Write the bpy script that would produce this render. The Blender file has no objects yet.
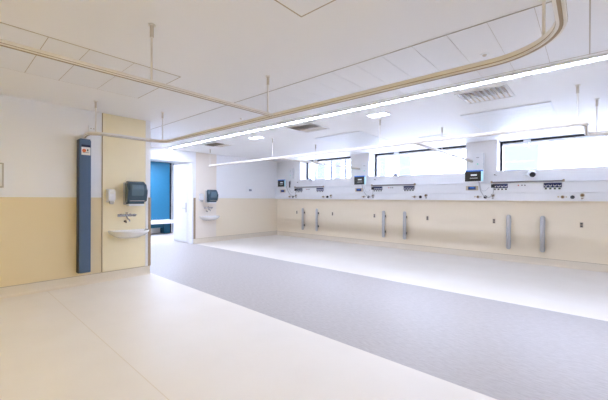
import bpy, bmesh, math, random
from mathutils import Vector, Matrix
random.seed(7)
S = bpy.context.scene
COL = S.collection
PI = math.pi

# ------------------------------------------------------------------ camera
cam_d = bpy.data.cameras.new('camera'); cam = bpy.data.objects.new('camera', cam_d); COL.objects.link(cam)
cam_d.sensor_width = 36.0; cam_d.lens = 321.3 / 608 * 36.0; cam_d.clip_start = 0.05; cam_d.clip_end = 200
yaw, pit, rol = math.radians(-41.54), math.radians(0.257), math.radians(-0.362)
fwd = Vector((math.sin(yaw)*math.cos(pit), math.cos(yaw)*math.cos(pit), -math.sin(pit)))
rgt = Vector((math.cos(yaw), -math.sin(yaw), 0)); dwn = fwd.cross(rgt)
r2 = rgt*math.cos(rol) + dwn*math.sin(rol); d2 = -rgt*math.sin(rol) + dwn*math.cos(rol)
m = Matrix((( r2.x, -d2.x, -fwd.x), (r2.y, -d2.y, -fwd.y), (r2.z, -d2.z, -fwd.z)))
cam.matrix_world = Matrix.Translation((0, 0, 1.4)) @ m.to_4x4()
S.camera = cam

# ------------------------------------------------------------------ world and exposure
W = bpy.data.worlds.new('daylight'); S.world = W; W.use_nodes = True
bg = W.node_tree.nodes['Background']; bg.inputs[0].default_value = (0.70, 0.75, 1.0, 1); bg.inputs[1].default_value = 3.8
S.view_settings.view_transform = 'Standard'; S.view_settings.look = 'None'
S.view_settings.gamma = 1; S.view_settings.use_curve_mapping = False
S.view_settings.exposure = 2.88
LIN = 17.0; LIN_C = (0.66, 0.74, 1.0)      # long linear luminaire
DOWN = 3.0; REAR = 3.1; REAR_C = (1.0, 0.77, 0.22); CORR = 4.2   # downlights, added unseen warm fill over the near half, corridor light

def area(name, loc, sx, sy, power, col, rot=(0, 0, 0), portal=False):
    l = bpy.data.lights.new(name, 'AREA'); l.shape = 'RECTANGLE'; l.size = sx; l.size_y = sy; l.energy = power; l.color = col
    o = bpy.data.objects.new(name, l); COL.objects.link(o); o.location = loc; o.rotation_euler = rot
    if portal: l.cycles.is_portal = True
    return o
# window openings: guide the daylight in
area('window_daylight', (-6.74, 9.3, 2.43), 2.2, 0.74, 1, (1, 1, 1), (-PI/2, 0, 0), True)
area('window_daylight', (-3.64, 9.3, 2.43), 2.8, 0.74, 1, (1, 1, 1), (-PI/2, 0, 0), True)
area('window_daylight', (-0.25, 9.3, 2.43), 2.8, 0.74, 1, (1, 1, 1), (-PI/2, 0, 0), True)

# ------------------------------------------------------------------ materials
def mat(name, col, rough=0.5, metal=0.0, noise=0.0, scale=30.0, bump=0.0, emit=None, estr=0.0, spec=0.5, alpha=1.0):
    M = bpy.data.materials.new(name); M.use_nodes = True
    nt = M.node_tree; b = nt.nodes['Principled BSDF']
    b.inputs['Base Color'].default_value = (*col, 1); b.inputs['Roughness'].default_value = rough
    b.inputs['Metallic'].default_value = metal; b.inputs['Specular IOR Level'].default_value = spec
    b.inputs['Alpha'].default_value = alpha
    if emit: b.inputs['Emission Color'].default_value = (*emit, 1); b.inputs['Emission Strength'].default_value = estr
    if noise or bump:
        tc = nt.nodes.new('ShaderNodeTexCoord'); n = nt.nodes.new('ShaderNodeTexNoise')
        n.inputs['Scale'].default_value = scale; n.inputs['Detail'].default_value = 4
        nt.links.new(tc.outputs['Object'], n.inputs['Vector'])
        if noise:
            mx = nt.nodes.new('ShaderNodeMix'); mx.data_type = 'RGBA'
            mx.inputs['A'].default_value = (*[c*(1-noise) for c in col], 1); mx.inputs['B'].default_value = (*[min(1, c*(1+noise)) for c in col], 1)
            nt.links.new(n.outputs['Fac'], mx.inputs['Factor']); nt.links.new(mx.outputs['Result'], b.inputs['Base Color'])
        if bump:
            bp = nt.nodes.new('ShaderNodeBump'); bp.inputs['Strength'].default_value = bump; bp.inputs['Distance'].default_value = 0.002
            nt.links.new(n.outputs['Fac'], bp.inputs['Height']); nt.links.new(bp.outputs['Normal'], b.inputs['Normal'])
    return M

WHITE = (0.90, 0.90, 0.905); CREAM = (0.82, 0.685, 0.43)
def two_tone(name, low, high, split, rough=0.5):
    M = mat(name, high, rough); nt = M.node_tree; b = nt.nodes['Principled BSDF']
    g = nt.nodes.new('ShaderNodeNewGeometry'); sp = nt.nodes.new('ShaderNodeSeparateXYZ')
    gt = nt.nodes.new('ShaderNodeMath'); gt.operation = 'GREATER_THAN'; gt.inputs[1].default_value = split
    mx = nt.nodes.new('ShaderNodeMix'); mx.data_type = 'RGBA'
    mx.inputs['A'].default_value = (*low, 1); mx.inputs['B'].default_value = (*high, 1)
    nz = nt.nodes.new('ShaderNodeTexNoise'); nz.inputs['Scale'].default_value = 60
    bp = nt.nodes.new('ShaderNodeBump'); bp.inputs['Strength'].default_value = 0.08; bp.inputs['Distance'].default_value = 0.002
    nt.links.new(g.outputs['Position'], sp.inputs[0]); nt.links.new(sp.outputs['Z'], gt.inputs[0])
    nt.links.new(gt.outputs[0], mx.inputs['Factor']); nt.links.new(mx.outputs['Result'], b.inputs['Base Color'])
    nt.links.new(g.outputs['Position'], nz.inputs['Vector']); nt.links.new(nz.outputs['Fac'], bp.inputs['Height']); nt.links.new(bp.outputs['Normal'], b.inputs['Normal'])
    return M
M_wall = two_tone('wall_white_over_cream', CREAM, WHITE, 1.395)
M_hwall = two_tone('white_over_haze_paled_cream', (0.90, 0.80, 0.63), WHITE, 1.395)  # the wall cream, painted paler for haze and window flare at distance
M_white = mat('white_paint', WHITE, 0.5, bump=0.05, scale=60)
M_ceil = mat('ceiling_paint', (0.90, 0.895, 0.89), 0.6, bump=0.05, scale=40)
M_ceilpan = mat('ceiling_metal_panel', (0.86, 0.86, 0.865), 0.42)
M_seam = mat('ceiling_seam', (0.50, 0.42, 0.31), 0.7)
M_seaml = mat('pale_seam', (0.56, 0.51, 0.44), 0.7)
M_panel = mat('cream_splash_panel', (0.92, 0.82, 0.57), 0.35, noise=0.02, scale=8)
M_cove = mat('cove_vinyl', (0.79, 0.71, 0.58), 0.4, noise=0.04, scale=50)
M_guard = mat('brown_corner_guard', (0.42, 0.31, 0.19), 0.45)
M_rail = mat('cream_powder_coat', (0.84, 0.80, 0.735), 0.35)
M_rod = mat('rod_sleeve', (0.66, 0.60, 0.52), 0.45)
M_slot = mat('rail_slot', (0.42, 0.33, 0.22), 0.5)
M_plastic = mat('white_plastic', (0.88, 0.89, 0.91), 0.3)
M_ceramic = mat('white_ceramic', (0.86, 0.85, 0.83), 0.12, spec=0.6)
M_chrome = mat('chrome', (0.50, 0.50, 0.52), 0.15, 1.0)
M_steel = mat('brushed_steel', (0.62, 0.60, 0.58), 0.3, 1.0)
M_black = mat('black_plastic', (0.012, 0.012, 0.014), 0.35)
M_frame = mat('black_window_frame', (0.015, 0.018, 0.025), 0.5)
M_gframe = mat('grey_window_bar', (0.30, 0.33, 0.40), 0.5)
M_navy = mat('navy_socket', (0.015, 0.025, 0.11), 0.35)
M_green = mat('dark_green_terminal', (0.04, 0.07, 0.03), 0.4)
M_brown = mat('brown_bronze', (0.20, 0.13, 0.06), 0.4)
M_beige = mat('beige_plate', (0.62, 0.52, 0.38), 0.4)
M_blue = mat('slate_blue_fabric', (0.09, 0.145, 0.25), 0.75, noise=0.10, scale=90, bump=0.3)
M_bluedk = mat('navy_cap', (0.012, 0.02, 0.07), 0.4)
M_bright = mat('bright_blue_laminate', (0.006, 0.11, 0.20), 0.55, noise=0.08, scale=12)
M_teal = mat('smoked_teal_plastic', (0.045, 0.088, 0.125), 0.12, spec=0.7)
M_teal2 = mat('smoked_teal_window', (0.10, 0.17, 0.23), 0.08, spec=0.7)
M_grey = mat('grey_vinyl_bumper', (0.54, 0.54, 0.55), 0.5)
M_greyd = mat('dark_grey', (0.09, 0.085, 0.08), 0.5)
M_paper = mat('paper', (0.85, 0.84, 0.80), 0.8)
M_orange = mat('orange_print', (0.75, 0.17, 0.05), 0.6)
M_screen = mat('screen_dark', (0.03, 0.03, 0.032), 0.15)
M_sblue = mat('screen_blue_bar', (0.02, 0.12, 0.5), 0.3, emit=(0.03, 0.25, 0.9), estr=0.07)
M_scyan = mat('screen_cyan_edge', (0.4, 0.7, 0.85), 0.3, emit=(0.45, 0.78, 0.95), estr=0.085)
M_stext = mat('screen_text', (0.6, 0.65, 0.7), 0.3, emit=(0.7, 0.75, 0.8), estr=0.07)
M_led = mat('green_led', (0.1, 0.8, 0.5), 0.3, emit=(0.1, 0.9, 0.55), estr=0.09)
M_red = mat('red_button', (0.6, 0.04, 0.03), 0.4)
M_light = mat('lamp_diffuser', (0.9, 0.9, 0.9), 0.4, emit=LIN_C, estr=LIN)
M_down = mat('downlight_diffuser', (0.9, 0.9, 0.9), 0.4, emit=LIN_C, estr=DOWN)
M_louv = mat('tan_louver', (0.20, 0.14, 0.07), 0.5)
M_radiant = mat('radiant_panel', (0.88, 0.90, 0.93), 0.5, spec=0.3)

def glass_mat():
    M = bpy.data.materials.new('window_glass'); M.use_nodes = True; nt = M.node_tree; nt.nodes.clear()
    o = nt.nodes.new('ShaderNodeOutputMaterial'); t = nt.nodes.new('ShaderNodeBsdfTransparent'); t.inputs[0].default_value = (0.93, 0.96, 0.98, 1)
    g = nt.nodes.new('ShaderNodeBsdfGlossy'); g.inputs['Roughness'].default_value = 0.02
    f = nt.nodes.new('ShaderNodeFresnel'); f.inputs[0].default_value = 1.45; mx = nt.nodes.new('ShaderNodeMixShader')
    nt.links.new(f.outputs[0], mx.inputs[0]); nt.links.new(t.outputs[0], mx.inputs[1]); nt.links.new(g.outputs[0], mx.inputs[2]); nt.links.new(mx.outputs[0], o.inputs[0])
    return M
M_glass = glass_mat()

def floor_mat():
    M = mat('vinyl_floor', (0.8, 0.76, 0.7), 0.46, spec=0.4); nt = M.node_tree; b = nt.nodes['Principled BSDF']; L = nt.links.new
    g = nt.nodes.new('ShaderNodeNewGeometry'); sp = nt.nodes.new('ShaderNodeSeparateXYZ'); L(g.outputs['Position'], sp.inputs[0])
    def cmp(sock, op, v):
        n = nt.nodes.new('ShaderNodeMath'); n.operation = op; n.inputs[1].default_value = v; L(sock, n.inputs[0]); return n.outputs[0]
    def two(op, a, c):
        n = nt.nodes.new('ShaderNodeMath'); n.operation = op; L(a, n.inputs[0]); L(c, n.inputs[1]); return n.outputs[0]
    X, Y = sp.outputs['X'], sp.outputs['Y']
    strip = two('MULTIPLY', cmp(Y, 'GREATER_THAN', 2.585), cmp(Y, 'LESS_THAN', 5.12))
    strip = two('MAXIMUM', strip, cmp(X, 'LESS_THAN', -9.15))
    mp = nt.nodes.new('ShaderNodeMapping'); mp.inputs['Scale'].default_value = (14, 60, 14); mp.inputs['Rotation'].default_value = (0, 0, 0.5); L(g.outputs['Position'], mp.inputs[0])
    n1 = nt.nodes.new('ShaderNodeTexNoise'); n1.inputs['Scale'].default_value = 1.0; n1.inputs['Detail'].default_value = 6; n1.inputs['Roughness'].default_value = 0.65; L(mp.outputs[0], n1.inputs['Vector'])
    n2 = nt.nodes.new('ShaderNodeTexNoise'); n2.inputs['Scale'].default_value = 2.2; n2.inputs['Detail'].default_value = 5; L(g.outputs['Position'], n2.inputs['Vector'])
    def ramp(fac, c0, c1, p0=0.35, p1=0.65):
        r = nt.nodes.new('ShaderNodeValToRGB'); r.color_ramp.elements[0].position = p0; r.color_ramp.elements[1].position = p1
        r.color_ramp.elements[0].color = (*c0, 1); r.color_ramp.elements[1].color = (*c1, 1); L(fac, r.inputs[0]); return r.outputs[0]
    grey = ramp(n1.outputs['Fac'], (0.41, 0.375, 0.345), (0.50, 0.465, 0.44))
    cream = ramp(n2.outputs['Fac'], (0.79, 0.735, 0.655), (0.815, 0.765, 0.69), 0.3, 0.7)
    # a welded seam in the pale vinyl, running parallel to the head wall
    s1 = two('MULTIPLY', cmp(Y, 'GREATER_THAN', 1.042), cmp(Y, 'LESS_THAN', 1.050))
    m0 = nt.nodes.new('ShaderNodeMix'); m0.data_type = 'RGBA'; L(s1, m0.inputs['Factor']); L(cream, m0.inputs['A']); m0.inputs['B'].default_value = (0.72, 0.64, 0.52, 1)
    mx = nt.nodes.new('ShaderNodeMix'); mx.data_type = 'RGBA'; L(strip, mx.inputs['Factor']); L(m0.outputs['Result'], mx.inputs['A']); L(grey, mx.inputs['B'])
    # the strip ends in the doorway with a pale threshold
    th = two('MULTIPLY', cmp(X, 'LESS_THAN', -10.18), cmp(X, 'GREATER_THAN', -10.32))
    m2 = nt.nodes.new('ShaderNodeMix'); m2.data_type = 'RGBA'; L(th, m2.inputs['Factor']); L(mx.outputs['Result'], m2.inputs['A']); m2.inputs['B'].default_value = (0.75, 0.73, 0.72, 1)
    L(m2.outputs['Result'], b.inputs['Base Color'])
    bp = nt.nodes.new('ShaderNodeBump'); bp.inputs['Strength'].default_value = 0.12; bp.inputs['Distance'].default_value = 0.002
    n3 = nt.nodes.new('ShaderNodeTexNoise'); n3.inputs['Scale'].default_value = 9; L(g.outputs['Position'], n3.inputs['Vector'])
    L(n3.outputs['Fac'], bp.inputs['Height']); L(bp.outputs['Normal'], b.inputs['Normal'])
    return M
M_floor = floor_mat()

# ------------------------------------------------------------------ geometry helpers
def NB(): return bmesh.new()
def bx(bm, x0, x1, y0, y1, z0, z1, bevel=0.0, seg=2):
    vs = [bm.verts.new((x, y, z)) for x in (x0, x1) for y in (y0, y1) for z in (z0, z1)]
    fs = [(0, 1, 3, 2), (4, 6, 7, 5), (0, 4, 5, 1), (2, 3, 7, 6), (0, 2, 6, 4), (1, 5, 7, 3)]
    F = [bm.faces.new([vs[i] for i in f]) for f in fs]
    if bevel > 0:
        es = list({e for f in F for e in f.edges})
        bmesh.ops.bevel(bm, geom=es, offset=bevel, segments=seg, affect='EDGES', profile=0.5)
    return bm
def tube(bm, pts, r, n=10, cap=True, prof=None, up=Vector((0, 0, 1))):
    """sweep a circle (or a closed 2-D profile of (side, up) pairs) along pts"""
    pts = [Vector(p) for p in pts]
    if prof is None: prof = [(r*math.cos(2*PI*k/n), r*math.sin(2*PI*k/n)) for k in range(n)]
    rings = []
    for i, p in enumerate(pts):
        a = pts[i]-pts[i-1] if i > 0 else pts[1]-pts[0]
        c = pts[i+1]-pts[i] if i < len(pts)-1 else a
        t = (a.normalized()+c.normalized()).normalized()
        u = up if abs(t.dot(up)) < 0.95 else Vector((1, 0, 0))
        s = t.cross(u).normalized(); v = s.cross(t).normalized()
        cosang = max(0.5, t.dot(a.normalized()))
        rings.append([bm.verts.new(p + s*(q[0]/cosang) + v*q[1]) for q in prof])
    k = len(prof)
    for a, c in zip(rings, rings[1:]):
        for j in range(k): bm.faces.new((a[j], a[(j+1) % k], c[(j+1) % k], c[j]))
    if cap: bm.faces.new(list(reversed(rings[0]))); bm.faces.new(rings[-1])
    return bm
def cyl(bm, c, axis, r, h, n=20, r2=None):
    """cylinder or cone frustum: base centre c, direction axis"""
    c = Vector(c); a = Vector(axis).normalized(); u = a.orthogonal().normalized(); v = a.cross(u)
    r2 = r if r2 is None else r2
    A = [bm.verts.new(c + (u*math.cos(2*PI*k/n)+v*math.sin(2*PI*k/n))*r) for k in range(n)]
    B = [bm.verts.new(c + a*h + (u*math.cos(2*PI*k/n)+v*math.sin(2*PI*k/n))*r2) for k in range(n)]
    for k in range(n): bm.faces.new((A[k], A[(k+1) % n], B[(k+1) % n], B[k]))
    bm.faces.new(list(reversed(A))); bm.faces.new(B); return bm
def sphere(bm, c, r, sc=(1, 1, 1)):
    q = bmesh.ops.create_uvsphere(bm, u_segments=20, v_segments=12, radius=r)
    bmesh.ops.scale(bm, vec=sc, verts=q['verts']); bmesh.ops.translate(bm, vec=c, verts=q['verts']); return bm
def prism(bm, pts2, axis, a, b, bevel=0.0):
    """extrude a 2-D outline; axis 'y': pts (x,z); 'x': pts (y,z); 'z': pts (x,y)"""
    def P(p, t): return {'y': (p[0], t, p[1]), 'x': (t, p[0], p[1]), 'z': (p[0], p[1], t)}[axis]
    A = [bm.verts.new(P(p, a)) for p in pts2]; B = [bm.verts.new(P(p, b)) for p in pts2]; n = len(pts2)
    F = [bm.faces.new((A[k], A[(k+1) % n], B[(k+1) % n], B[k])) for k in range(n)]
    F += [bm.faces.new(list(reversed(A))), bm.faces.new(B)]
    if bevel: bmesh.ops.bevel(bm, geom=list({e for f in F[-2:] for e in f.edges}), offset=bevel, segments=3, affect='EDGES')
    return bm
def obj(name, bm, m, parent=None, smooth=False, label=None):
    bmesh.ops.recalc_face_normals(bm, faces=bm.faces[:])
    me = bpy.data.meshes.new(name); bm.to_mesh(me); bm.free(); me.materials.append(m)
    if smooth:
        for p in me.polygons: p.use_smooth = True
        try: me.set_sharp_from_angle(angle=math.radians(40))
        except Exception: pass
    o = bpy.data.objects.new(name, me); COL.objects.link(o)
    if parent: o.parent = parent
    if label: o['label'] = label
    return o
def tag(o, label, cat, group=None, kind=None):
    o['label'] = label; o['category'] = cat
    if group: o['group'] = group
    if kind: o['kind'] = kind
    return o
def thing(name, label, cat, loc=(0, 0, 0), rotz=0, group=None):
    o = bpy.data.objects.new(name, None); COL.objects.link(o); o.location = loc; o.rotation_euler = (0, 0, rotz)
    o.empty_display_size = 0.1
    return tag(o, label, cat, group)
def struct(name, bm, m, parent=None, label=None, smooth=False):
    o = obj(name, bm, m, parent, smooth)
    if not parent: o['kind'] = 'structure'
    if label: o['label'] = label
    return o
def copy_tree(o, parent=None):
    c = o.copy(); COL.objects.link(c)
    if parent: c.parent = parent
    for ch in list(o.children): copy_tree(ch, c)
    return c
def place(proto, first, loc, label, rotz=None):
    o = proto if first else copy_tree(proto)
    o.location = loc; o['label'] = label
    if rotz is not None: o.rotation_euler = (0, 0, rotz)
    return o

# ------------------------------------------------------------------ shell
CH = 2.8; HW = 8.6; XL = -6.05; XF = -9.0
struct('floor', bx(NB(), -13.2, 4.2, -3.7, 9.2, -0.1, 0), M_floor, label='pale vinyl floor crossed by a wide mottled grey strip')
struct('ceiling', bx(NB(), -13.2, 4.2, -3.7, 9.35, CH, CH+0.1), M_ceil, label='flat white ceiling')
struct('wall_left', bx(NB(), -9.2, XL, -3.6, 2.55, 0, CH), M_wall, label='left wall, white above and cream below')
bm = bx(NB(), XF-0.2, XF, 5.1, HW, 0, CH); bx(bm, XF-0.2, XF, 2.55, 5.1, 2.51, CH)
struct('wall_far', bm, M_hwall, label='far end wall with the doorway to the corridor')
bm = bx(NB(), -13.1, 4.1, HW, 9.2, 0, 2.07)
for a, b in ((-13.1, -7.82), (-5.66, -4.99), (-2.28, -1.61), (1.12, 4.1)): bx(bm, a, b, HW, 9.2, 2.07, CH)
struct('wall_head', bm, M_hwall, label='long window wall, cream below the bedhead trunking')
struct('wall_right', bx(NB(), 4.0, 4.1, -3.6, HW, 0, CH), M_wall)
struct('wall_back', bx(NB(), XL, 4.0, -3.6, -3.5, 0, CH), M_wall)
struct('wall_corridor', bx(NB(), -13.1, -12.8, -3.6, HW, 0, CH), M_white, label='pale corridor wall seen through the doorway')
struct('wall_corridor_end', bx(NB(), -12.8, -9.2, -1.1, -1.0, 0, CH), M_white)

# coved skirting
def cove(name, pts, nrm, label):
    h = 0.145; d = 0.055
    prof = [(0, 0), (d, 0), (d*0.55, 0.006), (d*0.28, 0.022), (0.010, 0.052), (0.008, h), (0, h)]
    bm = NB(); a, b = Vector(pts[0]), Vector(pts[1]); n = Vector(nrm)
    A = [bm.verts.new(a + n*p[0] + Vector((0, 0, p[1]))) for p in prof]; B = [bm.verts.new(b + n*p[0] + Vector((0, 0, p[1]))) for p in prof]
    k = len(prof)
    for j in range(k): bm.faces.new((A[j], A[(j+1) % k], B[(j+1) % k], B[j]))
    bm.faces.new(A); bm.faces.new(list(reversed(B)))
    o = struct(name, bm, M_cove, label=label)
    e = NB(); q = Vector((0, 0, 0.0))
    lo, hi = h, h+0.006
    P = [a+n*0.0+Vector((0, 0, lo)), a+n*0.012+Vector((0, 0, lo)), a+n*0.012+Vector((0, 0, hi)), a+Vector((0, 0, hi))]
    Q = [p + (b-a) for p in P]
    va = [e.verts.new(p) for p in P]; vb = [e.verts.new(p) for p in Q]
    for j in range(4): e.faces.new((va[j], va[(j+1) % 4], vb[(j+1) % 4], vb[j]))
    e.faces.new(va); e.faces.new(list(reversed(vb)))
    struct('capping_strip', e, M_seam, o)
    return o
cove('baseboard_left', ((XL, -3.5, 0), (XL, 2.55, 0)), (1, 0, 0), 'coved vinyl skirting along the left wall')
cove('baseboard_far', ((XF, 5.1, 0), (XF, HW, 0)), (1, 0, 0), 'coved vinyl skirting along the far end wall')
cove('baseboard_head', ((XF, HW, 0), (4.0, HW, 0)), (0, -1, 0), 'coved vinyl skirting below the window wall')
# wall ends: white returns and brown corner guards
bm = bx(NB(), XL, XL+0.006, 2.47, 2.552, 0.15, CH)
struct('trim_1', bm, M_white, label='white strip beside the cream wash panel on the left wall')
bm = bx(NB(), XL-0.05, XL+0.010, 2.548, 2.562, 0.15, 1.40); bx(bm, XL+0.006, XL+0.012, 2.515, 2.562, 0.15, 1.40)
struct('trim_2', bm, M_guard, label='brown corner guard at the end of the left wall')
bm = bx(NB(), XF-0.05, XF+0.008, 5.088, 5.1, 0.15, 1.40); bx(bm, XF, XF+0.008, 5.088, 5.155, 0.15, 1.40)
struct('trim_3', bm, M_guard, label='brown corner guard beside the doorway')
bm = bx(NB(), XF-0.22, XF+0.004, 5.04, 5.09, 0, 2.51); bx(bm, XF-0.22, XF+0.004, 2.56, 5.09, 2.47, 2.512)
struct('trim_4', bm, M_white, label='white door lining of the corridor doorway')

# ceiling seams and panelled strips
def ceil_panels(name, xs, ys, z=CH, gap=0.006, label=None, seam=M_seam, edge=0.008, m=M_ceilpan):
    bm = NB()
    for x0, x1 in zip(xs, xs[1:]):
        for y0, y1 in zip(ys, ys[1:]): bx(bm, x0+gap/2, x1-gap/2, y0+gap/2, y1-gap/2, z-0.004, z+0.01)
    o = struct(name, bm, m, label=label)
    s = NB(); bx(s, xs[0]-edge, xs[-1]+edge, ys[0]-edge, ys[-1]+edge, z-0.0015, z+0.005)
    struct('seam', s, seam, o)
    return o
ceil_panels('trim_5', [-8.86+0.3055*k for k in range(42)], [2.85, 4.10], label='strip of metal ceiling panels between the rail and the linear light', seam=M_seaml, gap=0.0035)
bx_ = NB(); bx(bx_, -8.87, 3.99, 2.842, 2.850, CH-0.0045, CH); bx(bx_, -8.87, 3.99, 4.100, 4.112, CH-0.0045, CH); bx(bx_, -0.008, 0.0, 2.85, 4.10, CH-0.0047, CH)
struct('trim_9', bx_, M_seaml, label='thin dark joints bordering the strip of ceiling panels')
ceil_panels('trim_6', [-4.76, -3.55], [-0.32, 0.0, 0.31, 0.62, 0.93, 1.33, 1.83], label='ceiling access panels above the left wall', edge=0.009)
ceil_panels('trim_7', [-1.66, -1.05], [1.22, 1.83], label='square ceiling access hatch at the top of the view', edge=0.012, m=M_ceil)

# windows
def window(n, x0, x1, mull=(), act=None, label=''):
    y = 9.0; f = NB(); z0, z1 = 2.07, CH
    bx(f, x0, x0+0.045, y-0.03, y+0.05, z0, z1); bx(f, x1-0.045, x1, y-0.03, y+0.05, z0, z1)
    bx(f, x0+0.045, x1-0.045, y-0.03, y+0.05, z1-0.045, z1); bx(f, x0+0.045, x1-0.045, y, y+0.05, z0, z0+0.03)
    o = struct('window_%d' % n, f, M_frame, label=label)
    s = NB(); bx(s, x0+0.045, x1-0.045, y-0.02, y+0.045, z1-0.10, z1-0.047)
    struct('sash_rail', s, M_plastic, o)
    if mull:
        g = NB()
        for q in mull: bx(g, q-0.035, q+0.035, y-0.0, y+0.04, z0+0.03, z1-0.10)
        struct('mullion', g, M_gframe, o)
    struct('pane', bx(NB(), x0+0.045, x1-0.045, y+0.015, y+0.023, z0+0.03, z1-0.10), M_glass, o)
    if act is not None:
        a = NB(); bx(a, act-0.07, act+0.07, y-0.10, y-0.031, z1-0.11, z1-0.01, 0.01); bx(a, act-0.035, act+0.035, y-0.12, y-0.03, z1-0.16, z1-0.11, 0.008)
        struct('opener_box', a, M_plastic, o)
    return o
window(1, -7.82, -5.66, (-7.42, -6.72, -6.12), -7.38, 'farthest high window, with grey uprights')
window(2, -4.99, -2.28, (), -4.27, 'middle high window above the trunking')
window(3, -1.61, 1.12, (), -1.07, 'nearest high window on the right')

# building across the street, seen through the windows
b_ = thing('facade_building', 'pale facade across the street seen through the high windows', 'building', (0, 24, -6))
obj('wall', bx(NB(), -60, 14, 0, 2, 0, 14), mat('facade_white', (0.80, 0.82, 0.84), 0.7), b_)
M_fglass = mat('facade_glass', (0.056, 0.060, 0.072), 1.0, spec=0.0)
for x0, x1 in ((-36, -33), (-29.5, -26.5), (-19.7, -18.6), (-17.5, -16.8), (-13.0, -12.4), (-11.25, -10.25), (-4.1, -2.3), (1.5, 3.3), (6.5, 8.3)):
    for zz in (3.0, 7.4): obj('window', bx(NB(), x0, x1, -0.04, 0.0, zz+6, zz+7.9), M_fglass, b_)
# corridor
t = thing('blue_partition', 'bright blue full-height panel with black edge in the corridor', 'partition', (-12.5, 5.2, 0))
obj('panel', bx(NB(), -0.3, 0.0, -1.6, 0.83, 0.55, 2.78), M_bright, t)
obj('edge_strip', bx(NB(), -0.02, 0.01, 0.83, 0.90, 0.0, 2.78), M_black, t)
obj('lower_panel', bx(NB(), -0.3, -0.04, -1.6, 0.60, 0.22, 0.40), M_bright, t)
obj('support', bx(NB(), -0.3, 0.05, 0.60, 0.83, 0.0, 0.40), M_bright, t)
t = obj('bench', bx(NB(), -12.49, -12.05, 3.6, 6.03, 0.41, 0.54, 0.01), M_plastic); tag(t, 'white bench slab along the blue panel in the corridor', 'bench')
d_ = NB(); bx(d_, -10.15, -9.24, 5.03, 5.075, 0.01, 2.46, 0.003)
door = struct('door_1', d_, M_white, label='white door leaf folded back into the corridor')
h_ = NB(); bx(h_, -9.36, -9.30, 5.02, 5.03, 0.95, 1.25); cyl(h_, (-9.33, 5.03, 1.08), (0, -1, 0), 0.012, 0.06); tube(h_, [(-9.33, 4.97, 1.08), (-9.48, 4.97, 1.08)], 0.011)
struct('door_handle', h_, M_steel, door)
k_ = NB(); bx(k_, -10.1, -9.28, 5.022, 5.03, 0.05, 0.45); struct('kick_plate', k_, M_plastic, door)
cw = NB()
for y in (6.3, 7.2): bx(cw, -12.8, -12.78, y, y+0.03, 0, CH)
struct('trim_8', cw, M_gframe, label='vertical joints in the corridor wall')

# ------------------------------------------------------------------ lights in the ceiling
M_soft = mat('soft_diffuser', (0.9, 0.9, 0.9), 0.4, emit=(0.92, 0.95, 1.0), estr=0.17)
def linear(y, x0, x1, label, strength_mat=M_light):
    t = thing('linear_light', label, 'ceiling light', (x0, y, CH))
    L = x1-x0
    h = NB(); bx(h, 0, L, -0.085, -0.055, -0.016, 0); bx(h, 0, L, 0.055, 0.085, -0.016, 0); bx(h, -0.02, 0, -0.085, 0.085, -0.016, 0); bx(h, L, L+0.02, -0.085, 0.085, -0.016, 0)
    obj('housing', h, M_plastic, t)
    obj('diffuser', bx(NB(), 0, L, -0.055, 0.055, -0.010, 0.0), M_soft, t)
    obj('lamp_tube', bx(NB(), 0.03, L-0.03, -0.020, 0.020, -0.014, -0.0105), strength_mat, t, label='brighter line of light along the middle')
    return t
linear(4.27, -8.85, 3.9, 'long continuous linear light running the length of the ceiling')
M_light2 = mat('rear_fill_diffuser', (0.9, 0.9, 0.9), 0.4, emit=REAR_C, estr=REAR*2.7)
linear(-1.6, -5.5, 3.5, 'unseen fill strip added behind the camera to light the near half of the room', M_light2)  # added fill luminaire out of view, built like the real strip
M_light3 = mat('corridor_diffuser', (0.9, 0.9, 0.9), 0.4, emit=LIN_C, estr=CORR)
t = thing('corridor_light', 'square ceiling light panel in the corridor', 'ceiling light', (-11.2, 4.6, CH))
obj('frame', bx(NB(), -0.64, 0.64, -1.24, 1.24, -0.012, 0), M_plastic, t); obj('diffuser', bx(NB(), -0.6, 0.6, -1.2, 1.2, -0.018, -0.012), M_light3, t)

dl = thing('downlight', 'x', 'ceiling light', (0, 0, 0), group='recessed downlights beside the linear light')
r_ = NB(); bx(r_, -0.18, 0.18, -0.11, 0.11, -0.010, 0.0, 0.004); obj('trim_ring', r_, M_plastic, dl)
r_ = NB(); bx(r_, -0.155, 0.155, -0.085, 0.085, -0.014, -0.009, 0.001); obj('diffuser', r_, M_down, dl)
for i, (x, l) in enumerate(((-2.62, 'small rectangular downlight right of the picture centre, between two air vents'), (-5.74, 'small rectangular downlight farther down the room, above the short hanger rod'))):
    place(dl, i == 0, (x, 4.80, CH), l)

vt = thing('air_vent', 'x', 'vent', (0, 0, 0), group='square ceiling air vents beside the linear light')
f_ = NB()
for a in ((-0.30, 0.30, -0.30, -0.275), (-0.30, 0.30, 0.275, 0.30), (-0.30, -0.275, -0.275, 0.275), (0.275, 0.30, -0.275, 0.275)): bx(f_, *a, -0.010, 0)
obj('frame', f_, M_ceil, vt)
obj('backing', bx(NB(), -0.275, 0.275, -0.275, 0.275, -0.002, 0), M_ceil, vt)
for k in range(9):
    s_ = NB(); x = -0.24 + k*0.06
    for a0, b0, zz in ((-0.25, 0.02, -0.02),):
        v = [s_.verts.new(p) for p in ((x-0.018, a0, -0.003), (x+0.022, a0, -0.022), (x+0.022, b0, -0.022), (x-0.018, b0, -0.003), (x-0.014, a0, -0.001), (x+0.026, a0, -0.020), (x+0.026, b0, -0.020), (x-0.014, b0, -0.001))]
        for q in ((0, 1, 2, 3), (7, 6, 5, 4), (0, 4, 5, 1), (1, 5, 6, 2), (2, 6, 7, 3), (3, 7, 4, 0)): s_.faces.new([v[j] for j in q])
    obj('louver', s_, M_louv, vt, label='tan louver blade')
s_ = NB()
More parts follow.
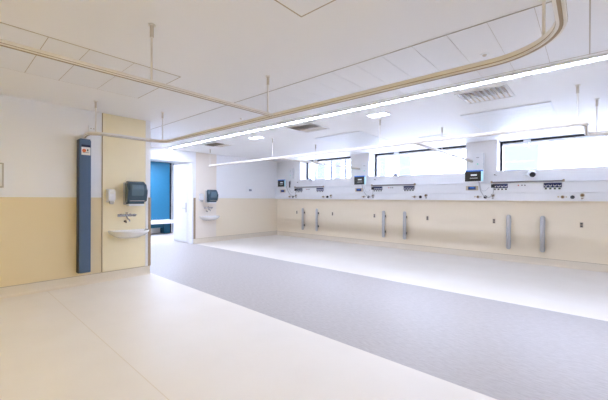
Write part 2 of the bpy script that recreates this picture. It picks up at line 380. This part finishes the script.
for k in range(9): bx(s_, -0.24+k*0.06, -0.225+k*0.06, 0.04, 0.26, -0.006, -0.001)
obj('slot_plate', s_, M_beige, vt)
for i, (x, l) in enumerate(((-1.05, 'nearest square air vent, with large tan louver blades'), (-4.17, 'middle square air vent with small speckled tan blades'), (-7.3, 'farthest air vent, a faint mark past the end of the linear light'))):
    place(vt, i == 0, (x, 4.82, CH), l)

rp = thing('ceiling_radiant_panel', 'x', 'ceiling panel', (0, 0, 0), group='glossy ceiling panels in front of the windows')
obj('panel', bx(NB(), -0.6, 0.6, 0, 2.6, -0.012, 0, 0.003), M_radiant, rp)
g_ = NB()
for k in range(1, 12): bx(g_, -0.585, 0.585, k*0.216-0.004, k*0.216+0.004, -0.0145, -0.012)
obj('rib', g_, M_radiant, rp)
for i, (x, l) in enumerate(((-1.01, 'glossy white ceiling panel in front of the nearest window'), (-4.15, 'glossy white ceiling panel in front of the middle window'))):
    place(rp, i == 0, (x, 5.72, CH), l)
t = thing('ceiling_light_panel', 'thin square white ceiling fitting between the glossy panels', 'ceiling light', (-2.6, 7.5, CH))
obj('frame', bx(NB(), -0.32, 0.32, -0.32, 0.32, -0.016, 0, 0.003), M_plastic, t); obj('diffuser', bx(NB(), -0.28, 0.28, -0.28, 0.28, -0.020, -0.015), M_ceil, t)

sd = thing('smoke_detector', 'x', 'smoke detector', (0, 0, 0), group='small detectors on the ceiling panels')
q_ = NB(); cyl(q_, (0, 0, -0.010), (0, 0, 1), 0.036, 0.010, 24, 0.04); obj('base', q_, M_plastic, sd, True)
q_ = NB(); cyl(q_, (0, 0, -0.022), (0, 0, 1), 0.014, 0.012, 20, 0.02); obj('sensor', q_, M_rod, sd, True)
for i, (x, y, l) in enumerate(((-0.76, 3.46, 'small detector on the ceiling inside the bend of the cream curtain rail'), (-4.56, 3.47, 'small detector on the ceiling just past the junction of the curtain rails'))):
    place(sd, i == 0, (x, y, CH), l)

# ------------------------------------------------------------------ curtain rails
ZR = 2.33
def arc(cx, cy, r, a0, a1, n=10, z=ZR): return [(cx+r*math.cos(math.radians(a0+(a1-a0)*k/n)), cy+r*math.sin(math.radians(a0+(a1-a0)*k/n)), z) for k in range(n+1)]
RP = [(-0.021, -0.022), (0.021, -0.022), (0.024, -0.018), (0.024, 0.018), (0.020, 0.022), (-0.020, 0.022), (-0.024, 0.018), (-0.024, -0.018)]
def rail(label, paths, group=None, ends=(), sc=1.0):
    t = thing('curtain_rail', label, 'curtain rail', paths[0][0], group=group)
    o0 = Vector(paths[0][0])
    b = NB(); s = NB()
    for p in paths:
        q = [Vector(v)-o0 for v in p]
        tube(b, q, 0, prof=[(a*sc, c*sc) for a, c in RP]); tube(s, [v-Vector((0, 0, 0.0225*sc)) for v in q], 0, prof=[(-0.008, -0.002), (0.008, -0.002), (0.008, 0.002), (-0.008, 0.002)])
        for sd_ in (-1, 1): tube(s, q, 0, prof=[((sd_*0.0235+a)*sc, (-0.011+c)*sc) for a, c in ((-0.0015, -0.0025), (0.0015, -0.0025), (0.0015, 0.0025), (-0.0015, 0.0025))])
    obj('track', b, M_rail, t); obj('slot', s, M_slot, t, label='darker grooves along the track')
    for e in ends:
        f = NB(); c = Vector(e[0])-o0; cyl(f, c, e[1], 0.045, 0.012, 20); obj('wall_flange', f, M_plastic, t)
    return t
YA = 2.48; XA = -5.33; YC = 5.12
pA = [(XL+0.002, 1.52, ZR+0.035), (XL+0.2, 1.485, ZR+0.03), (XL+0.4, 1.455, ZR+0.02), (XL+0.55, 1.445, ZR+0.008), (XL+0.63, 1.465, ZR), (XL+0.68, 1.52, ZR), (XL+0.71, 1.60, ZR), (XL+0.72, 1.72, ZR)] + arc(XA+0.22, YA-0.22, 0.22, 180, 90) + arc(-0.11-0.40, YA-0.40, 0.40, 90, 0, 14) + [(-0.11, -0.2, ZR), (-0.11, -3.49, ZR)]
rail('long tan curtain rail from the blue wall unit to the big bend at top right', [pA], ends=[((XL, 1.52, ZR+0.035), (1, 0, 0))])
pB = [(-2.66, -3.49, ZR), (-2.66, YA-0.026, ZR)]
rail('straight curtain rail crossing the near ceiling to join the long tan rail', [pB], sc=0.75)
pC = [(-8.18, YC, ZR)] + arc(-0.03-0.12, YC+0.12, 0.12, -90, 0, 8) + arc(-0.03+0.15, 6.06-0.15, 0.15, 180, 90, 8) + [(3.99, 6.06, ZR)]
rail('white curtain rail hung in front of the windows, with an S-bend at right', [pC], ends=[((3.998, 6.06, ZR), (-1, 0, 0))])
for x, l in ((-2.14, 'short cross rail from the white window rail to the pillar right of the middle window'), (-5.32, 'short curtain rail running to the pillar left of the middle window')):
    rail(l, [[(x, YC+0.026, ZR), (x, HW-0.002, ZR)]], group='cross rails to the window pillars', ends=[((x, HW-0.001, ZR), (0, -1, 0))])

hr = thing('ceiling_hanger_rod', 'x', 'hanger rod', (0, 0, 0), group='rods hanging the curtain rails')
q_ = NB(); cyl(q_, (0, 0, ZR+0.022-CH), (0, 0, 1), 0.009, CH-ZR-0.022, 12); obj('rod', q_, M_rail, hr, True)
q_ = NB(); cyl(q_, (0, 0, -0.10), (0, 0, 1), 0.015, 0.09, 14); obj('sleeve', q_, M_rod, hr, True)
q_ = NB(); cyl(q_, (0, 0, -0.010), (0, 0, 1), 0.028, 0.010, 20); obj('ceiling_plate', q_, M_rail, hr, True)
rods = [(XL+0.67, 1.49, 'hanger rod at the start of the long rail, just right of the small wall box'), (-2.66, 1.13, 'hanger rod of the straight rail crossing the near ceiling, upper left'), (-2.76, YA, 'hanger rod next to the junction where the straight rail meets the long rail'),
        (XA+0.10, 2.40, 'hanger rod at the rail corner above the cream wash panel'), (-0.205, 2.34, 'hanger rod inside the big rail bend at the top right'),
        (-8.15, YC, 'hanger rod at the far left end of the white window rail'), (-5.53, YC, 'hanger rod of the white window rail beside the farther downlight'),
        (-2.76, YC, 'hanger rod of the white window rail below the nearer downlight'), (-2.14, 6.45, 'hanger rod of the cross rail in front of the middle window'),
        (-0.11, YC+0.005, 'hanger rod just left of the S-bend of the white window rail'), (0.075, 6.0, 'rightmost hanger rod, past the S-bend of the white window rail'), (-5.32, 6.45, 'hanger rod of the cross rail in front of the farthest window')]
for i, (x, y, l) in enumerate(rods): place(hr, i == 0, (x, y, CH), l)

# ------------------------------------------------------------------ left wall: folded screen, sockets, panel
t = thing('wall_screen_unit', 'tall narrow slate-blue padded unit fixed upright on the left wall', 'wall unit', (XL, 1.500, 0))
obj('body', bx(NB(), 0.0, 0.135, -0.078, 0.078, 0.21, 2.30, 0.012, 3), M_blue, t, True)
obj('side_channel', bx(NB(), 0.0, 0.11, -0.086, -0.078, 0.21, 2.30), M_bluedk, t, label='dark navy edge channel')
obj('top_cap', bx(NB(), 0.0, 0.128, -0.070, 0.070, 2.30, 2.315, 0.005), M_blue, t)
lb = obj('label_plate', bx(NB(), 0.135, 0.138, -0.055, 0.066, 2.062, 2.185), M_paper, t, label='white printed label')
obj('heading_strip', bx(NB(), 0.135, 0.138, -0.055, 0.066, 2.188, 2.222), M_bluedk, t, label='navy strip above the label')
q_ = NB(); cyl(q_, (0.138, -0.020, 2.130), (1, 0, 0), 0.027, 0.001, 24); obj('orange_mark', q_, M_orange, lb, label='orange round mark')
q_ = NB(); bx(q_, 0.138, 0.139, 0.018, 0.038, 2.125, 2.152); bx(q_, 0.138, 0.139, -0.038, 0.045, 2.098, 2.104); obj('grey_mark', q_, M_greyd, lb, label='small grey print')
t = thing('junction_box', 'small white box on the left wall above the blue unit', 'junction box', (XL, 1.62, 2.50))
obj('body', bx(NB(), 0, 0.03, -0.05, 0.05, -0.05, 0.06, 0.006), M_plastic, t)
for y_ in (-0.02, 0.02):
    q_ = NB(); cyl(q_, (0.03, y_, 0.01), (1, 0, 0), 0.008, 0.002, 12); obj('screw', q_, M_slot, t)
t = thing('wall_access_panel', 'flush white access panel at the left edge of the view', 'access panel', (XL, 0.30, 1.70))
q_ = NB()
for a in ((-0.26, 0.27, 0.15, 0.165), (-0.26, 0.27, -0.175, -0.16), (0.255, 0.27, -0.16, 0.15), (-0.26, -0.245, -0.16, 0.15)): bx(q_, 0, 0.010, *a)
obj('frame', q_, M_seaml, t); obj('lid', bx(NB(), 0, 0.006, -0.24, 0.25, -0.155, 0.145), M_white, t)

def wash_panel(x, y0, y1, name, label, edge=True):
    o = obj(name, bx(NB(), x, x+0.012, y0, y1, 0.16, CH-0.004), M_panel); tag(o, label, 'wall panel')
    obj('edge_seal', bx(NB(), x, x+0.010, y0-0.012, y0, 0.16, CH-0.004), M_guard, o, label='brown joint down the left edge')
    return o
wash_panel(XL, 1.775, 2.462, 'splash_panel', 'full-height cream panel behind the near wash basin')
M_panel2 = mat('far_splash_panel', (0.86, 0.78, 0.68), 0.4)
o = obj('splash_panel', bx(NB(), XF, XF+0.012, 5.16, 5.88, 0.16, CH-0.004), M_panel2); tag(o, 'full-height beige panel behind the far wash basin', 'wall panel')

# ---- wash station things, built once with +X pointing away from the wall
def basin(loc, label):
    t = thing('wash_basin', label, 'basin', loc, group='wall-hung wash basins')
    w, dpt, n = 0.31, 0.40, 28
    def outline(s, k): a = PI*k/n; return (dpt*s*(math.sin(a)**0.75), -w*s*math.cos(a))
    bm = NB(); rings = []
    for s, z, ox in ((1.0, 0.0, 0), (1.0, -0.022, 0), (0.93, -0.055, 0), (0.78, -0.095, 0), (0.52, -0.130, 0), (0.25, -0.145, 0)):
        rings.append([bm.verts.new((outline(s, k)[0], outline(s, k)[1], z)) for k in range(n+1)])
    for a, b in zip(rings, rings[1:]):
        for k in range(n): bm.faces.new((a[k], a[k+1], b[k+1], b[k]))
    bm.faces.new(rings[-1])
    inn = []
    for s, z, ox in ((0.93, 0.0, 0.012), (0.88, -0.02, 0.02), (0.70, -0.07, 0.05), (0.40, -0.10, 0.09)):
        inn.append([bm.verts.new((max(outline(s, k)[0], 0)+ox*(1-0), outline(s, k)[1], z)) for k in range(n+1)])
    for k in range(n): bm.faces.new((rings[0][k], rings[0][k+1], inn[0][k+1], inn[0][k]))
    for a, b in zip(inn, inn[1:]):
        for k in range(n): bm.faces.new((a[k], a[k+1], b[k+1], b[k]))
    bm.faces.new(list(reversed(inn[-1])))
    for i in range(len(inn)-1): bm.faces.new((inn[i][0], inn[i+1][0], inn[i+1][n], inn[i][n]))
    bm.faces.new([rings[0][0], inn[0][0], inn[0][n], rings[0][n]])
    bm.faces.new([r[0] for r in rings] + [r[n] for r in reversed(rings)])
    obj('bowl', bm, M_ceramic, t, True)
    q = NB(); cyl(q, (0.17, 0, -0.099), (0, 0, 1), 0.022, 0.003, 20); obj('drain', q, M_chrome, t, True)
    return t
def tap(loc, label):
    t = thing('wall_tap', label, 'tap', loc, group='wall mixer taps')
    for y in (-0.075, 0.075):
        q = NB(); cyl(q, (0.002, y, 0), (1, 0, 0), 0.026, 0.012, 20); cyl(q, (0.012, y, 0), (1, 0, 0), 0.014, 0.04, 16); obj('wall_flange', q, M_chrome, t, True)
    q = NB(); cyl(q, (0.06, -0.11, 0), (0, 1, 0), 0.020, 0.22, 20); obj('body', q, M_chrome, t, True)
    for s in (-1, 1):
        q = NB(); cyl(q, (0.06, s*0.112, 0), (0, s, 0), 0.024, 0.03, 16); tube(q, [(0.06, s*0.130, 0.0), (0.075, s*0.134, 0.0), (0.12, s*0.138, 0.008)], 0.007); obj('handle', q, M_chrome, t, True)
    q = NB(); tube(q, [(0.06, 0, -0.01), (0.075, 0, -0.035), (0.11, 0, -0.06), (0.16, 0, -0.066), (0.185, 0, -0.075), (0.19, 0, -0.10)], 0.011); obj('spout', q, M_chrome, t, True)
    q = NB(); cyl(q, (0.06, 0, 0.012), (0, 0, 1), 0.017, 0.045, 16); obj('cartridge', q, M_chrome, t, True)
    return t
def drain_stub(loc, label):
    t = thing('wall_nozzle', label, 'nozzle', loc, group='wall nozzles above the basins')
    q = NB(); cyl(q, (0.001, 0, 0), (1, 0, 0), 0.022, 0.008, 20); obj('flange', q, M_chrome, t, True)
    q = NB(); tube(q, [(0.008, 0, 0), (0.04, 0, 0.0), (0.055, 0, -0.008), (0.058, 0, -0.025)], 0.011); obj('nozzle', q, M_greyd, t, True)
    return t
def soap(loc, label):
    t = thing('soap_dispenser', label, 'soap dispenser', loc, group='wall soap dispensers')
    prism_pts = [(0, 0.11), (0.07, 0.11), (0.09, 0.095), (0.098, 0.04), (0.095, -0.05), (0.08, -0.075), (0, -0.075)]
    obj('housing', prism(NB(), prism_pts, 'y', -0.058, 0.058, 0.012), M_plastic, t, True)
    obj('back_plate', bx(NB(), 0, 0.03, -0.062, 0.062, -0.105, 0.120, 0.006), M_plastic, t)
    q = NB(); bx(q, 0.0985, 0.1, -0.028, 0.028, 0.035, 0.075); obj('sight_label', q, M_paper, t)
    q = NB(); prism(q, [(0.03, -0.076), (0.092, -0.076), (0.100, -0.10), (0.085, -0.135), (0.035, -0.115)], 'y', -0.03, 0.03, 0.004); obj('push_lever', q, M_steel, t)
    return t
def towel(loc, label):
    t = thing('towel_dispenser', label, 'paper towel dispenser', loc, group='paper towel dispensers')
    obj('back_plate', bx(NB(), 0, 0.05, -0.158, 0.158, -0.20, 0.185, 0.012), M_grey, t)
    P = [(0.05, 0.200), (0.12, 0.205), (0.165, 0.198), (0.20, 0.178), (0.225, 0.145), (0.237, 0.10), (0.238, 0.05), (0.230, -0.01), (0.216, -0.07), (0.198, -0.13), (0.175, -0.185), (0.05, -0.19)]
    obj('cover', prism(NB(), P, 'y', -0.160, 0.160, 0.034), M_teal, t, True)
    Q = [(0.226, 0.146), (0.240, 0.10), (0.2415, 0.05), (0.234, -0.01), (0.224, -0.045), (0.19, -0.045), (0.19, 0.12)]
    obj('sight_window', prism(NB(), Q, 'y', -0.100, 0.100, 0.006), M_teal2, t, True)
    q = NB(); cyl(q, (0.13, -0.13, 0.05), (0, 1, 0), 0.085, 0.26, 28); obj('paper_roll', q, M_paper, t, True)
    q = NB(); bx(q, 0.06, 0.185, -0.125, 0.125, -0.222, -0.188, 0.006); obj('outlet', q, M_plastic, t, label='white outlet along the bottom')
    q = NB(); bx(q, 0.185, 0.203, -0.12, 0.12, -0.135, -0.128); obj('tear_bar', q, M_steel, t)
    return t
XP = XL+0.012
basin((XP, 2.165, 0.835), 'white wall-hung wash basin on the near cream panel')
tap((XP, 2.125, 1.09), 'chrome two-handle wall tap above the near basin')
drain_stub((XP, 2.12, 0.985), 'small dark nozzle between the near basin and its tap')
soap((XP, 1.885, 1.42), 'white soap dispenser left of the near towel dispenser')
towel((XP, 2.245, 1.475), 'dark teal paper towel dispenser above the near basin')
XQ = XF+0.012
basin((XQ, 5.58, 0.835), 'white wall-hung wash basin on the far beige panel')
tap((XQ, 5.55, 1.09), 'chrome two-handle wall tap above the far basin')
drain_stub((XQ, 5.53, 0.985), 'small dark nozzle between the far basin and its tap')
soap((XQ, 5.32, 1.41), 'white soap dispenser left of the far towel dispenser')
towel((XQ, 5.64, 1.455), 'dark teal paper towel dispenser above the far basin')
t = thing('socket_plate', 'small white socket plate on the far end wall', 'socket', (XF, 7.25, 1.70))
obj('plate', bx(NB(), 0, 0.008, -0.16, 0.16, -0.09, 0.12, 0.003), M_plastic, t)
obj('socket', bx(NB(), 0.008, 0.016, -0.04, 0.08, -0.05, 0.02, 0.003), M_gframe, t)

# ------------------------------------------------------------------ bedhead trunking on the window wall
YT = 8.46; K = YT/8.6
T = thing('bedhead_trunking', 'long white medical service trunking along the window wall below the windows', 'service trunking', (0, HW, 0))
def yt(v): return v-HW
obj('lower_duct', bx(NB(), XF+0.002, 3.99, yt(YT), 0, 1.383, 1.550, 0.004), M_plastic, T)
obj('upper_duct', bx(NB(), XF+0.002, 3.99, yt(YT), 0, 1.556, 1.780, 0.004), M_plastic, T)
obj('ledge', bx(NB(), XF+0.002, 3.99, yt(YT)-0.01, 0, 1.784, 1.800, 0.003), M_plastic, T)
def sockets(x0, w, n, plug=False):
    b = obj('socket_block', bx(NB(), x0, x0+w, yt(YT)-0.014, yt(YT), 1.665, 1.762, 0.003), M_navy, T, label='navy four-gang socket block')
    for k in range(n):
        cx = x0+w*(k+0.5)/n
        q = NB()
        # pale oval face with a dark well
        cyl(q, (cx, yt(YT)-0.014, 1.712), (0, -1, 0), w/n*0.36, 0.006, 20); obj('socket_face', q, M_plastic, b)
        q = NB(); cyl(q, (cx, yt(YT)-0.020, 1.724), (0, -1, 0), w/n*0.30, 0.003, 18); obj('socket_well', q, M_navy, b)
    g = obj('indicator_row', bx(NB(), x0+0.01, x0+w-0.01, yt(YT)-0.004, yt(YT), 1.630, 1.652), M_plastic, T)
    for k in range(n):
        cx = x0+w*(k+0.5)/n
        obj('terminal', bx(NB(), cx-0.018, cx+0.018, yt(YT)-0.012, yt(YT)-0.004, 1.625, 1.655, 0.002), M_green, g)
def gas(x, z, r=0.034, m=M_steel, core=M_brown):
    q = NB(); cyl(q, (x, yt(YT), z), (0, -1, 0), r, 0.018, 24); cyl(q, (x, yt(YT)-0.018, z), (0, -1, 0), r*0.8, 0.02, 24)
    o = obj('gas_outlet', q, m, T, True)
    q = NB(); cyl(q, (x, yt(YT)-0.038, z), (0, -1, 0), r*0.68, 0.008, 20); obj('outlet_core', q, core, o, True, label='brown centre')
def pull(x, z):
    q = NB(); cyl(q, (x, yt(YT), z), (0, -1, 0), 0.020, 0.014, 20); obj('round_button', q, M_black, T, True)
BAY = 3.105
for k in range(3):
    d = -BAY*k
    sockets(-1.655+d, 0.29, 4); sockets(-0.715+d, 0.30, 4)
    for j, (dx, m_) in enumerate(((-1.165, M_red), (-1.10, M_greyd), (-1.045, M_greyd))):
        q = NB(); cyl(q, (dx+d, yt(YT), 1.722), (0, -1, 0), 0.013, 0.008, 16); obj('small_port', q, m_, T)
    # gas outlets right of each bay and left of it
    for base in (-0.40, -1.965):
        gas(base+d, 1.465, 0.036, M_steel, M_brown); 
        q = NB(); bx(q, base+d-0.085, base+d-0.055, yt(YT)-0.008, yt(YT), 1.455, 1.485, 0.003); bx(q, base+d+0.045, base+d+0.07, yt(YT)-0.008, yt(YT), 1.455, 1.478, 0.003); obj('blank_cover', q, M_beige, T)
        q = NB(); cyl(q, (base+d+0.155, yt(YT), 1.462), (0, -1, 0), 0.036, 0.03, 24); obj('black_outlet', q, M_black, T, True, label='round black outlet')
        gas(base+d+0.305, 1.500, 0.040, M_steel, M_brown)
        q = NB(); bx(q, base+d+0.285, base+d+0.325, yt(YT)-0.02, yt(YT), 1.425, 1.452, 0.004); obj('hose_catch', q, M_chrome, T)

# equipment rails on the top edge of the trunking
er = thing('equipment_rail', 'x', 'equipment rail', (0, 0, 0), group='steel equipment rails on the trunking')
obj('bar', bx(NB(), 0, 1.29, -0.066, -0.050, -0.018, 0.014, 0.002), mat('dark_steel', (0.26, 0.24, 0.24), 0.4), er)
for x in (0.10, 0.645, 1.19): obj('bracket', bx(NB(), x-0.015, x+0.015, -0.050, -0.012, -0.010, 0.010), M_steel, er)
for x in (0.0, 1.29): obj('end_stop', bx(NB(), x-0.018, x+0.018, -0.075, -0.04, -0.022, 0.030, 0.004), M_slot, er)
er2 = [('steel equipment rail on the trunking under the nearest window',), ('steel equipment rail on the trunking under the middle window',), ('steel equipment rail on the trunking under the farthest window',)]
for k in range(3): place(er, k == 0, (-1.675-BAY*k, YT, 1.80), er2[k][0])

# monitors
mo = thing('bedside_monitor', 'x', 'monitor', (0, 0, 0), group='small bedside monitors on the window wall')
obj('housing', bx(NB(), -0.205, 0.205, -0.030, 0.0, -0.135, 0.135, 0.008), M_plastic, mo)
scr = obj('screen', bx(NB(), -0.200, 0.150, -0.033, -0.030, -0.130, 0.105), M_screen, mo)
obj('top_bar', bx(NB(), -0.200, 0.195, -0.034, -0.030, 0.105, 0.130), M_sblue, mo, label='blue bar along the top of the screen')
obj('side_bar', bx(NB(), 0.150, 0.195, -0.034, -0.030, -0.130, 0.105), M_scyan, mo, label='pale cyan edge of the screen')
q_ = NB(); bx(q_, -0.07, 0.06, -0.0345, -0.033, 0.0, 0.035); bx(q_, -0.09, 0.08, -0.0345, -0.033, -0.06, -0.052); obj('screen_text', q_, M_stext, scr, label='white lettering on the screen')
q_ = NB(); cyl(q_, (0, 0.0, 0), (0, 1, 0), 0.03, 0.16, 16); bx(q_, -0.06, 0.06, 0.15, 0.17, -0.08, 0.08, 0.004); obj('mount', q_, M_steel, mo)
YM = 8.43
for k, (x, rz, l) in enumerate(((-2.045, 0.0, 'bedside monitor on the pillar beside the nearest window'), (-5.185, -0.0, 'bedside monitor on the pillar between the far and middle windows'), (-8.56, -0.0, 'bedside monitor in the far corner of the window wall'))):
    place(mo, k == 0, (x, YM, 1.967), l, rz)

# nurse-call boxes
nb = thing('nurse_call_box', 'x', 'nurse call box', (0, 0, 0), group='white call boxes above the monitors')
obj('housing', bx(NB(), -0.12, 0.12, -0.07, 0.0, -0.20, 0.20, 0.008), M_plastic, nb)
q_ = NB(); cyl(q_, (-0.015, -0.07, -0.06), (0, -1, 0), 0.014, 0.003, 16); obj('green_light', q_, M_led, nb, label='green light')
obj('badge', bx(NB(), -0.045, 0.015, -0.072, -0.07, 0.085, 0.105), M_grey, nb)
obj('side_seam', bx(NB(), 0.108, 0.112, -0.0715, -0.069, -0.19, 0.19), M_gframe, nb)
for k, (x, l) in enumerate(((-1.985, 'white call box above the monitor beside the nearest window'), (-5.10, 'white call box above the monitor left of the middle window'), (-8.22, 'white call box above the monitor in the far corner'))):
    place(nb, k == 0, (x, HW, 2.315), l)

# port plates under the monitors
pp = thing('data_port_plate', 'x', 'data port', (0, 0, 0), group='data port plates under the monitors')
obj('plate', bx(NB(), -0.135, 0.135, -0.012, 0.0, -0.052, 0.052, 0.003), M_beige, pp)
obj('port', bx(NB(), -0.085, 0.085, -0.020, -0.012, -0.038, 0.038, 0.002), M_navy, pp)
q_ = NB(); bx(q_, -0.05, 0.05, -0.022, -0.020, 0.0, 0.022); obj('port_label', q_, M_sblue, pp)
for k, (x, l) in enumerate(((-2.10, 'beige data port plate under the nearest monitor'), (-5.25, 'beige data port plate under the middle monitor'), (-8.55, 'beige data port plate under the far corner monitor'))):
    place(pp, k == 0, (x, YT-0.001, 1.675), l)

# cables looping from monitor to plug
def cable(dx, label, xr=0.0):
    t = thing('monitor_cable', label, 'cable', (-1.95+dx, YT-0.012, 1.83), group='cables looping below the monitors')
    def cat(P, n=6):
        out = []
        P = [P[0]] + P + [P[-1]]
        for i in range(1, len(P)-2):
            for s in range(n):
                u = s/n; p0, p1, p2, p3 = map(Vector, P[i-1:i+3])
                out.append(0.5*((2*p1)+(p2-p0)*u+(2*p0-5*p1+4*p2-p3)*u*u+(3*p1-p0-3*p2+p3)*u**3))
        return out + [Vector(P[-1])]
    q = NB(); tube(q, cat([(0-xr, -0.03, 0.02), (0.02-xr*.7, -0.05, -0.08), (0.05-xr*.4, -0.05, -0.22), (0.12, -0.05, -0.34), (0.22, -0.045, -0.375), (0.30, -0.045, -0.30), (0.31, -0.04, -0.16), (0.30, -0.03, -0.11)]), 0.009, 8)
    obj('cord', q, M_grey, t, True)
    q = NB(); tube(q, cat([(0.02-xr*.5, -0.02, -0.02), (0.06, -0.03, -0.20), (0.14, -0.03, -0.22), (0.22, -0.03, -0.14)]), 0.004, 6); obj('thin_wire', q, M_grey, t, True)
    q = NB(); bx(q, 0.265, 0.335, -0.06, -0.02, -0.155, -0.075, 0.006); obj('plug', q, M_black, t)
    return t
cable(0, 'cable looping from the nearest monitor to a black plug'); cable(-BAY, 'cable looping from the middle monitor to a black plug', 0.08); cable(-2*BAY, 'cable looping from the far corner monitor to a black plug', 0.18)

# reading lamps
rl = thing('reading_lamp', 'x', 'reading lamp', (0, 0, 0), group='small reading lamps above the equipment rails')
q_ = NB(); cyl(q_, (-0.16, 0, 0), (0, -1, 0), 0.025, 0.02, 20); obj('wall_mount', q_, M_plastic, rl, True)
q_ = NB(); tube(q_, [(-0.16, -0.02, 0), (-0.12, -0.045, 0.004), (-0.04, -0.06, 0.01)], 0.012); obj('arm', q_, M_plastic, rl, True)
q_ = NB(); sphere(q_, (0, -0.09, 0.012), 0.082, (1.05, 0.9, 0.85)); hd = obj('head', q_, M_plastic, rl, True)
lens = [( 'white reading lamp with black lens under the nearest window', 0.0), ('white reading lamp turned upward under the middle window', 0.5), ('white reading lamp under the farthest window', 0.4)]
q_ = NB(); cyl(q_, (0.018, -0.148, -0.005), (0.45, -1, -0.3), 0.056, 0.014, 24); obj('lens', q_, M_black, rl, True, label='black lens')
for k, (x, zz) in enumerate(((-0.93, 1.955), (-4.13, 1.965), (-7.30, 1.96))):
    o = place(rl, k == 0, (x, HW, zz), lens[k][0])
    if k: # turned away: the lens faces up
        o.rotation_euler = (-1.1, 0.35, 0)
        o.location.y = HW-0.045
        for c in o.children:
            if c.name.startswith('lens'): c.data = c.data.copy(); c.data.materials[0] = M_gframe; c['label'] = 'grey lens'
# small hooks
hk = thing('wall_hook', 'x', 'hook', (0, 0, 0), group='small hooks above the equipment rails')
q_ = NB(); cyl(q_, (0, 0, 0), (0, -1, 0), 0.014, 0.03, 14); obj('peg', q_, M_greyd, hk, True)
q_ = NB(); tube(q_, [(0, -0.025, 0), (0.03, -0.035, -0.02), (0.05, -0.035, -0.018)], 0.007); obj('clip', q_, M_steel, hk, True)
for k in range(3): place(hk, k == 0, (-1.65-BAY*1.01*k, HW, 1.985), ('small hook right of the nearest monitor', 'small hook right of the middle monitor', 'small hook right of the far corner monitor')[k])

# patient handset hanging in the far corner bay
t = thing('patient_handset', 'grey handset hanging beside the far corner monitor', 'handset', (-8.17, YT, 1.93))
obj('cradle', bx(NB(), -0.03, 0.03, -0.02, 0.0, -0.02, 0.12, 0.004), M_grey, t)
obj('handset', bx(NB(), -0.024, 0.024, -0.05, -0.02, -0.13, 0.09, 0.008), M_greyd, t)

# ------------------------------------------------------------------ bed bumpers and wall sockets on the cream wall
bb = thing('bed_bumper', 'x', 'bumper', (0, 0, 0), group='grey bed bumpers on the cream wall')
q_ = NB(); n = 16; pr = [(0.046*math.cos(2*PI*j/n), 0.030*math.sin(2*PI*j/n)) for j in range(n)]
zz = [(0.285, 0.35), (0.292, 0.65), (0.305, 0.88), (0.325, 1.0), (1.02, 1.0), (1.04, 0.88), (1.053, 0.65), (1.060, 0.35)]
rings = [[q_.verts.new((p[0]*s, -0.085+p[1]*s, z)) for p in pr] for z, s in zz]
for a, b in zip(rings, rings[1:]):
    for j in range(n): q_.faces.new((a[j], a[(j+1) % n], b[(j+1) % n], b[j]))
q_.faces.new(list(reversed(rings[0]))); q_.faces.new(rings[-1])
obj('bumper_bar', q_, M_grey, bb, True)
for z in (0.45, 0.90):
    q_ = NB(); bx(q_, -0.022, 0.036, -0.07, -0.001, z-0.03, z+0.03, 0.004); obj('bracket', q_, M_greyd, bb, label='dark wall bracket')
names = ['leftmost grey bed bumper, below the farthest window', 'second grey bed bumper from the left, below the farthest window', 'left one of the two grey bed bumpers below the middle window', 'right one of the two grey bed bumpers below the middle window', 'left one of the two grey bed bumpers nearest the camera', 'rightmost and nearest grey bed bumper on the cream wall']
for k, x in enumerate((-7.60, -6.96, -4.455, -3.815, -1.352, -0.732)): place(bb, k == 0, (x, HW, 0), names[k])
wo = thing('wall_outlet', 'x', 'outlet', (0, 0, 0), group='small outlets on the cream wall')
obj('plate', bx(NB(), -0.028, 0.028, -0.008, 0.0, -0.055, 0.055, 0.002), M_beige, wo)
q_ = NB(); bx(q_, -0.020, 0.020, -0.014, -0.008, 0.006, 0.044, 0.002); bx(q_, -0.020, 0.020, -0.014, -0.008, -0.044, -0.006, 0.002); obj('socket', q_, M_greyd, wo)
names = ['small wall outlet farthest left on the cream wall', 'small wall outlet right of the farthest pair of bumpers', 'small wall outlet left of the middle pair of bumpers', 'small wall outlet right of the middle pair of bumpers', 'small wall outlet left of the nearest pair of bumpers', 'rightmost small wall outlet on the cream wall']
for k, x in enumerate((-7.957, -6.35, -4.795, -3.214, -1.659, -0.105)): place(wo, k == 0, (x, HW, 0.90), names[k])
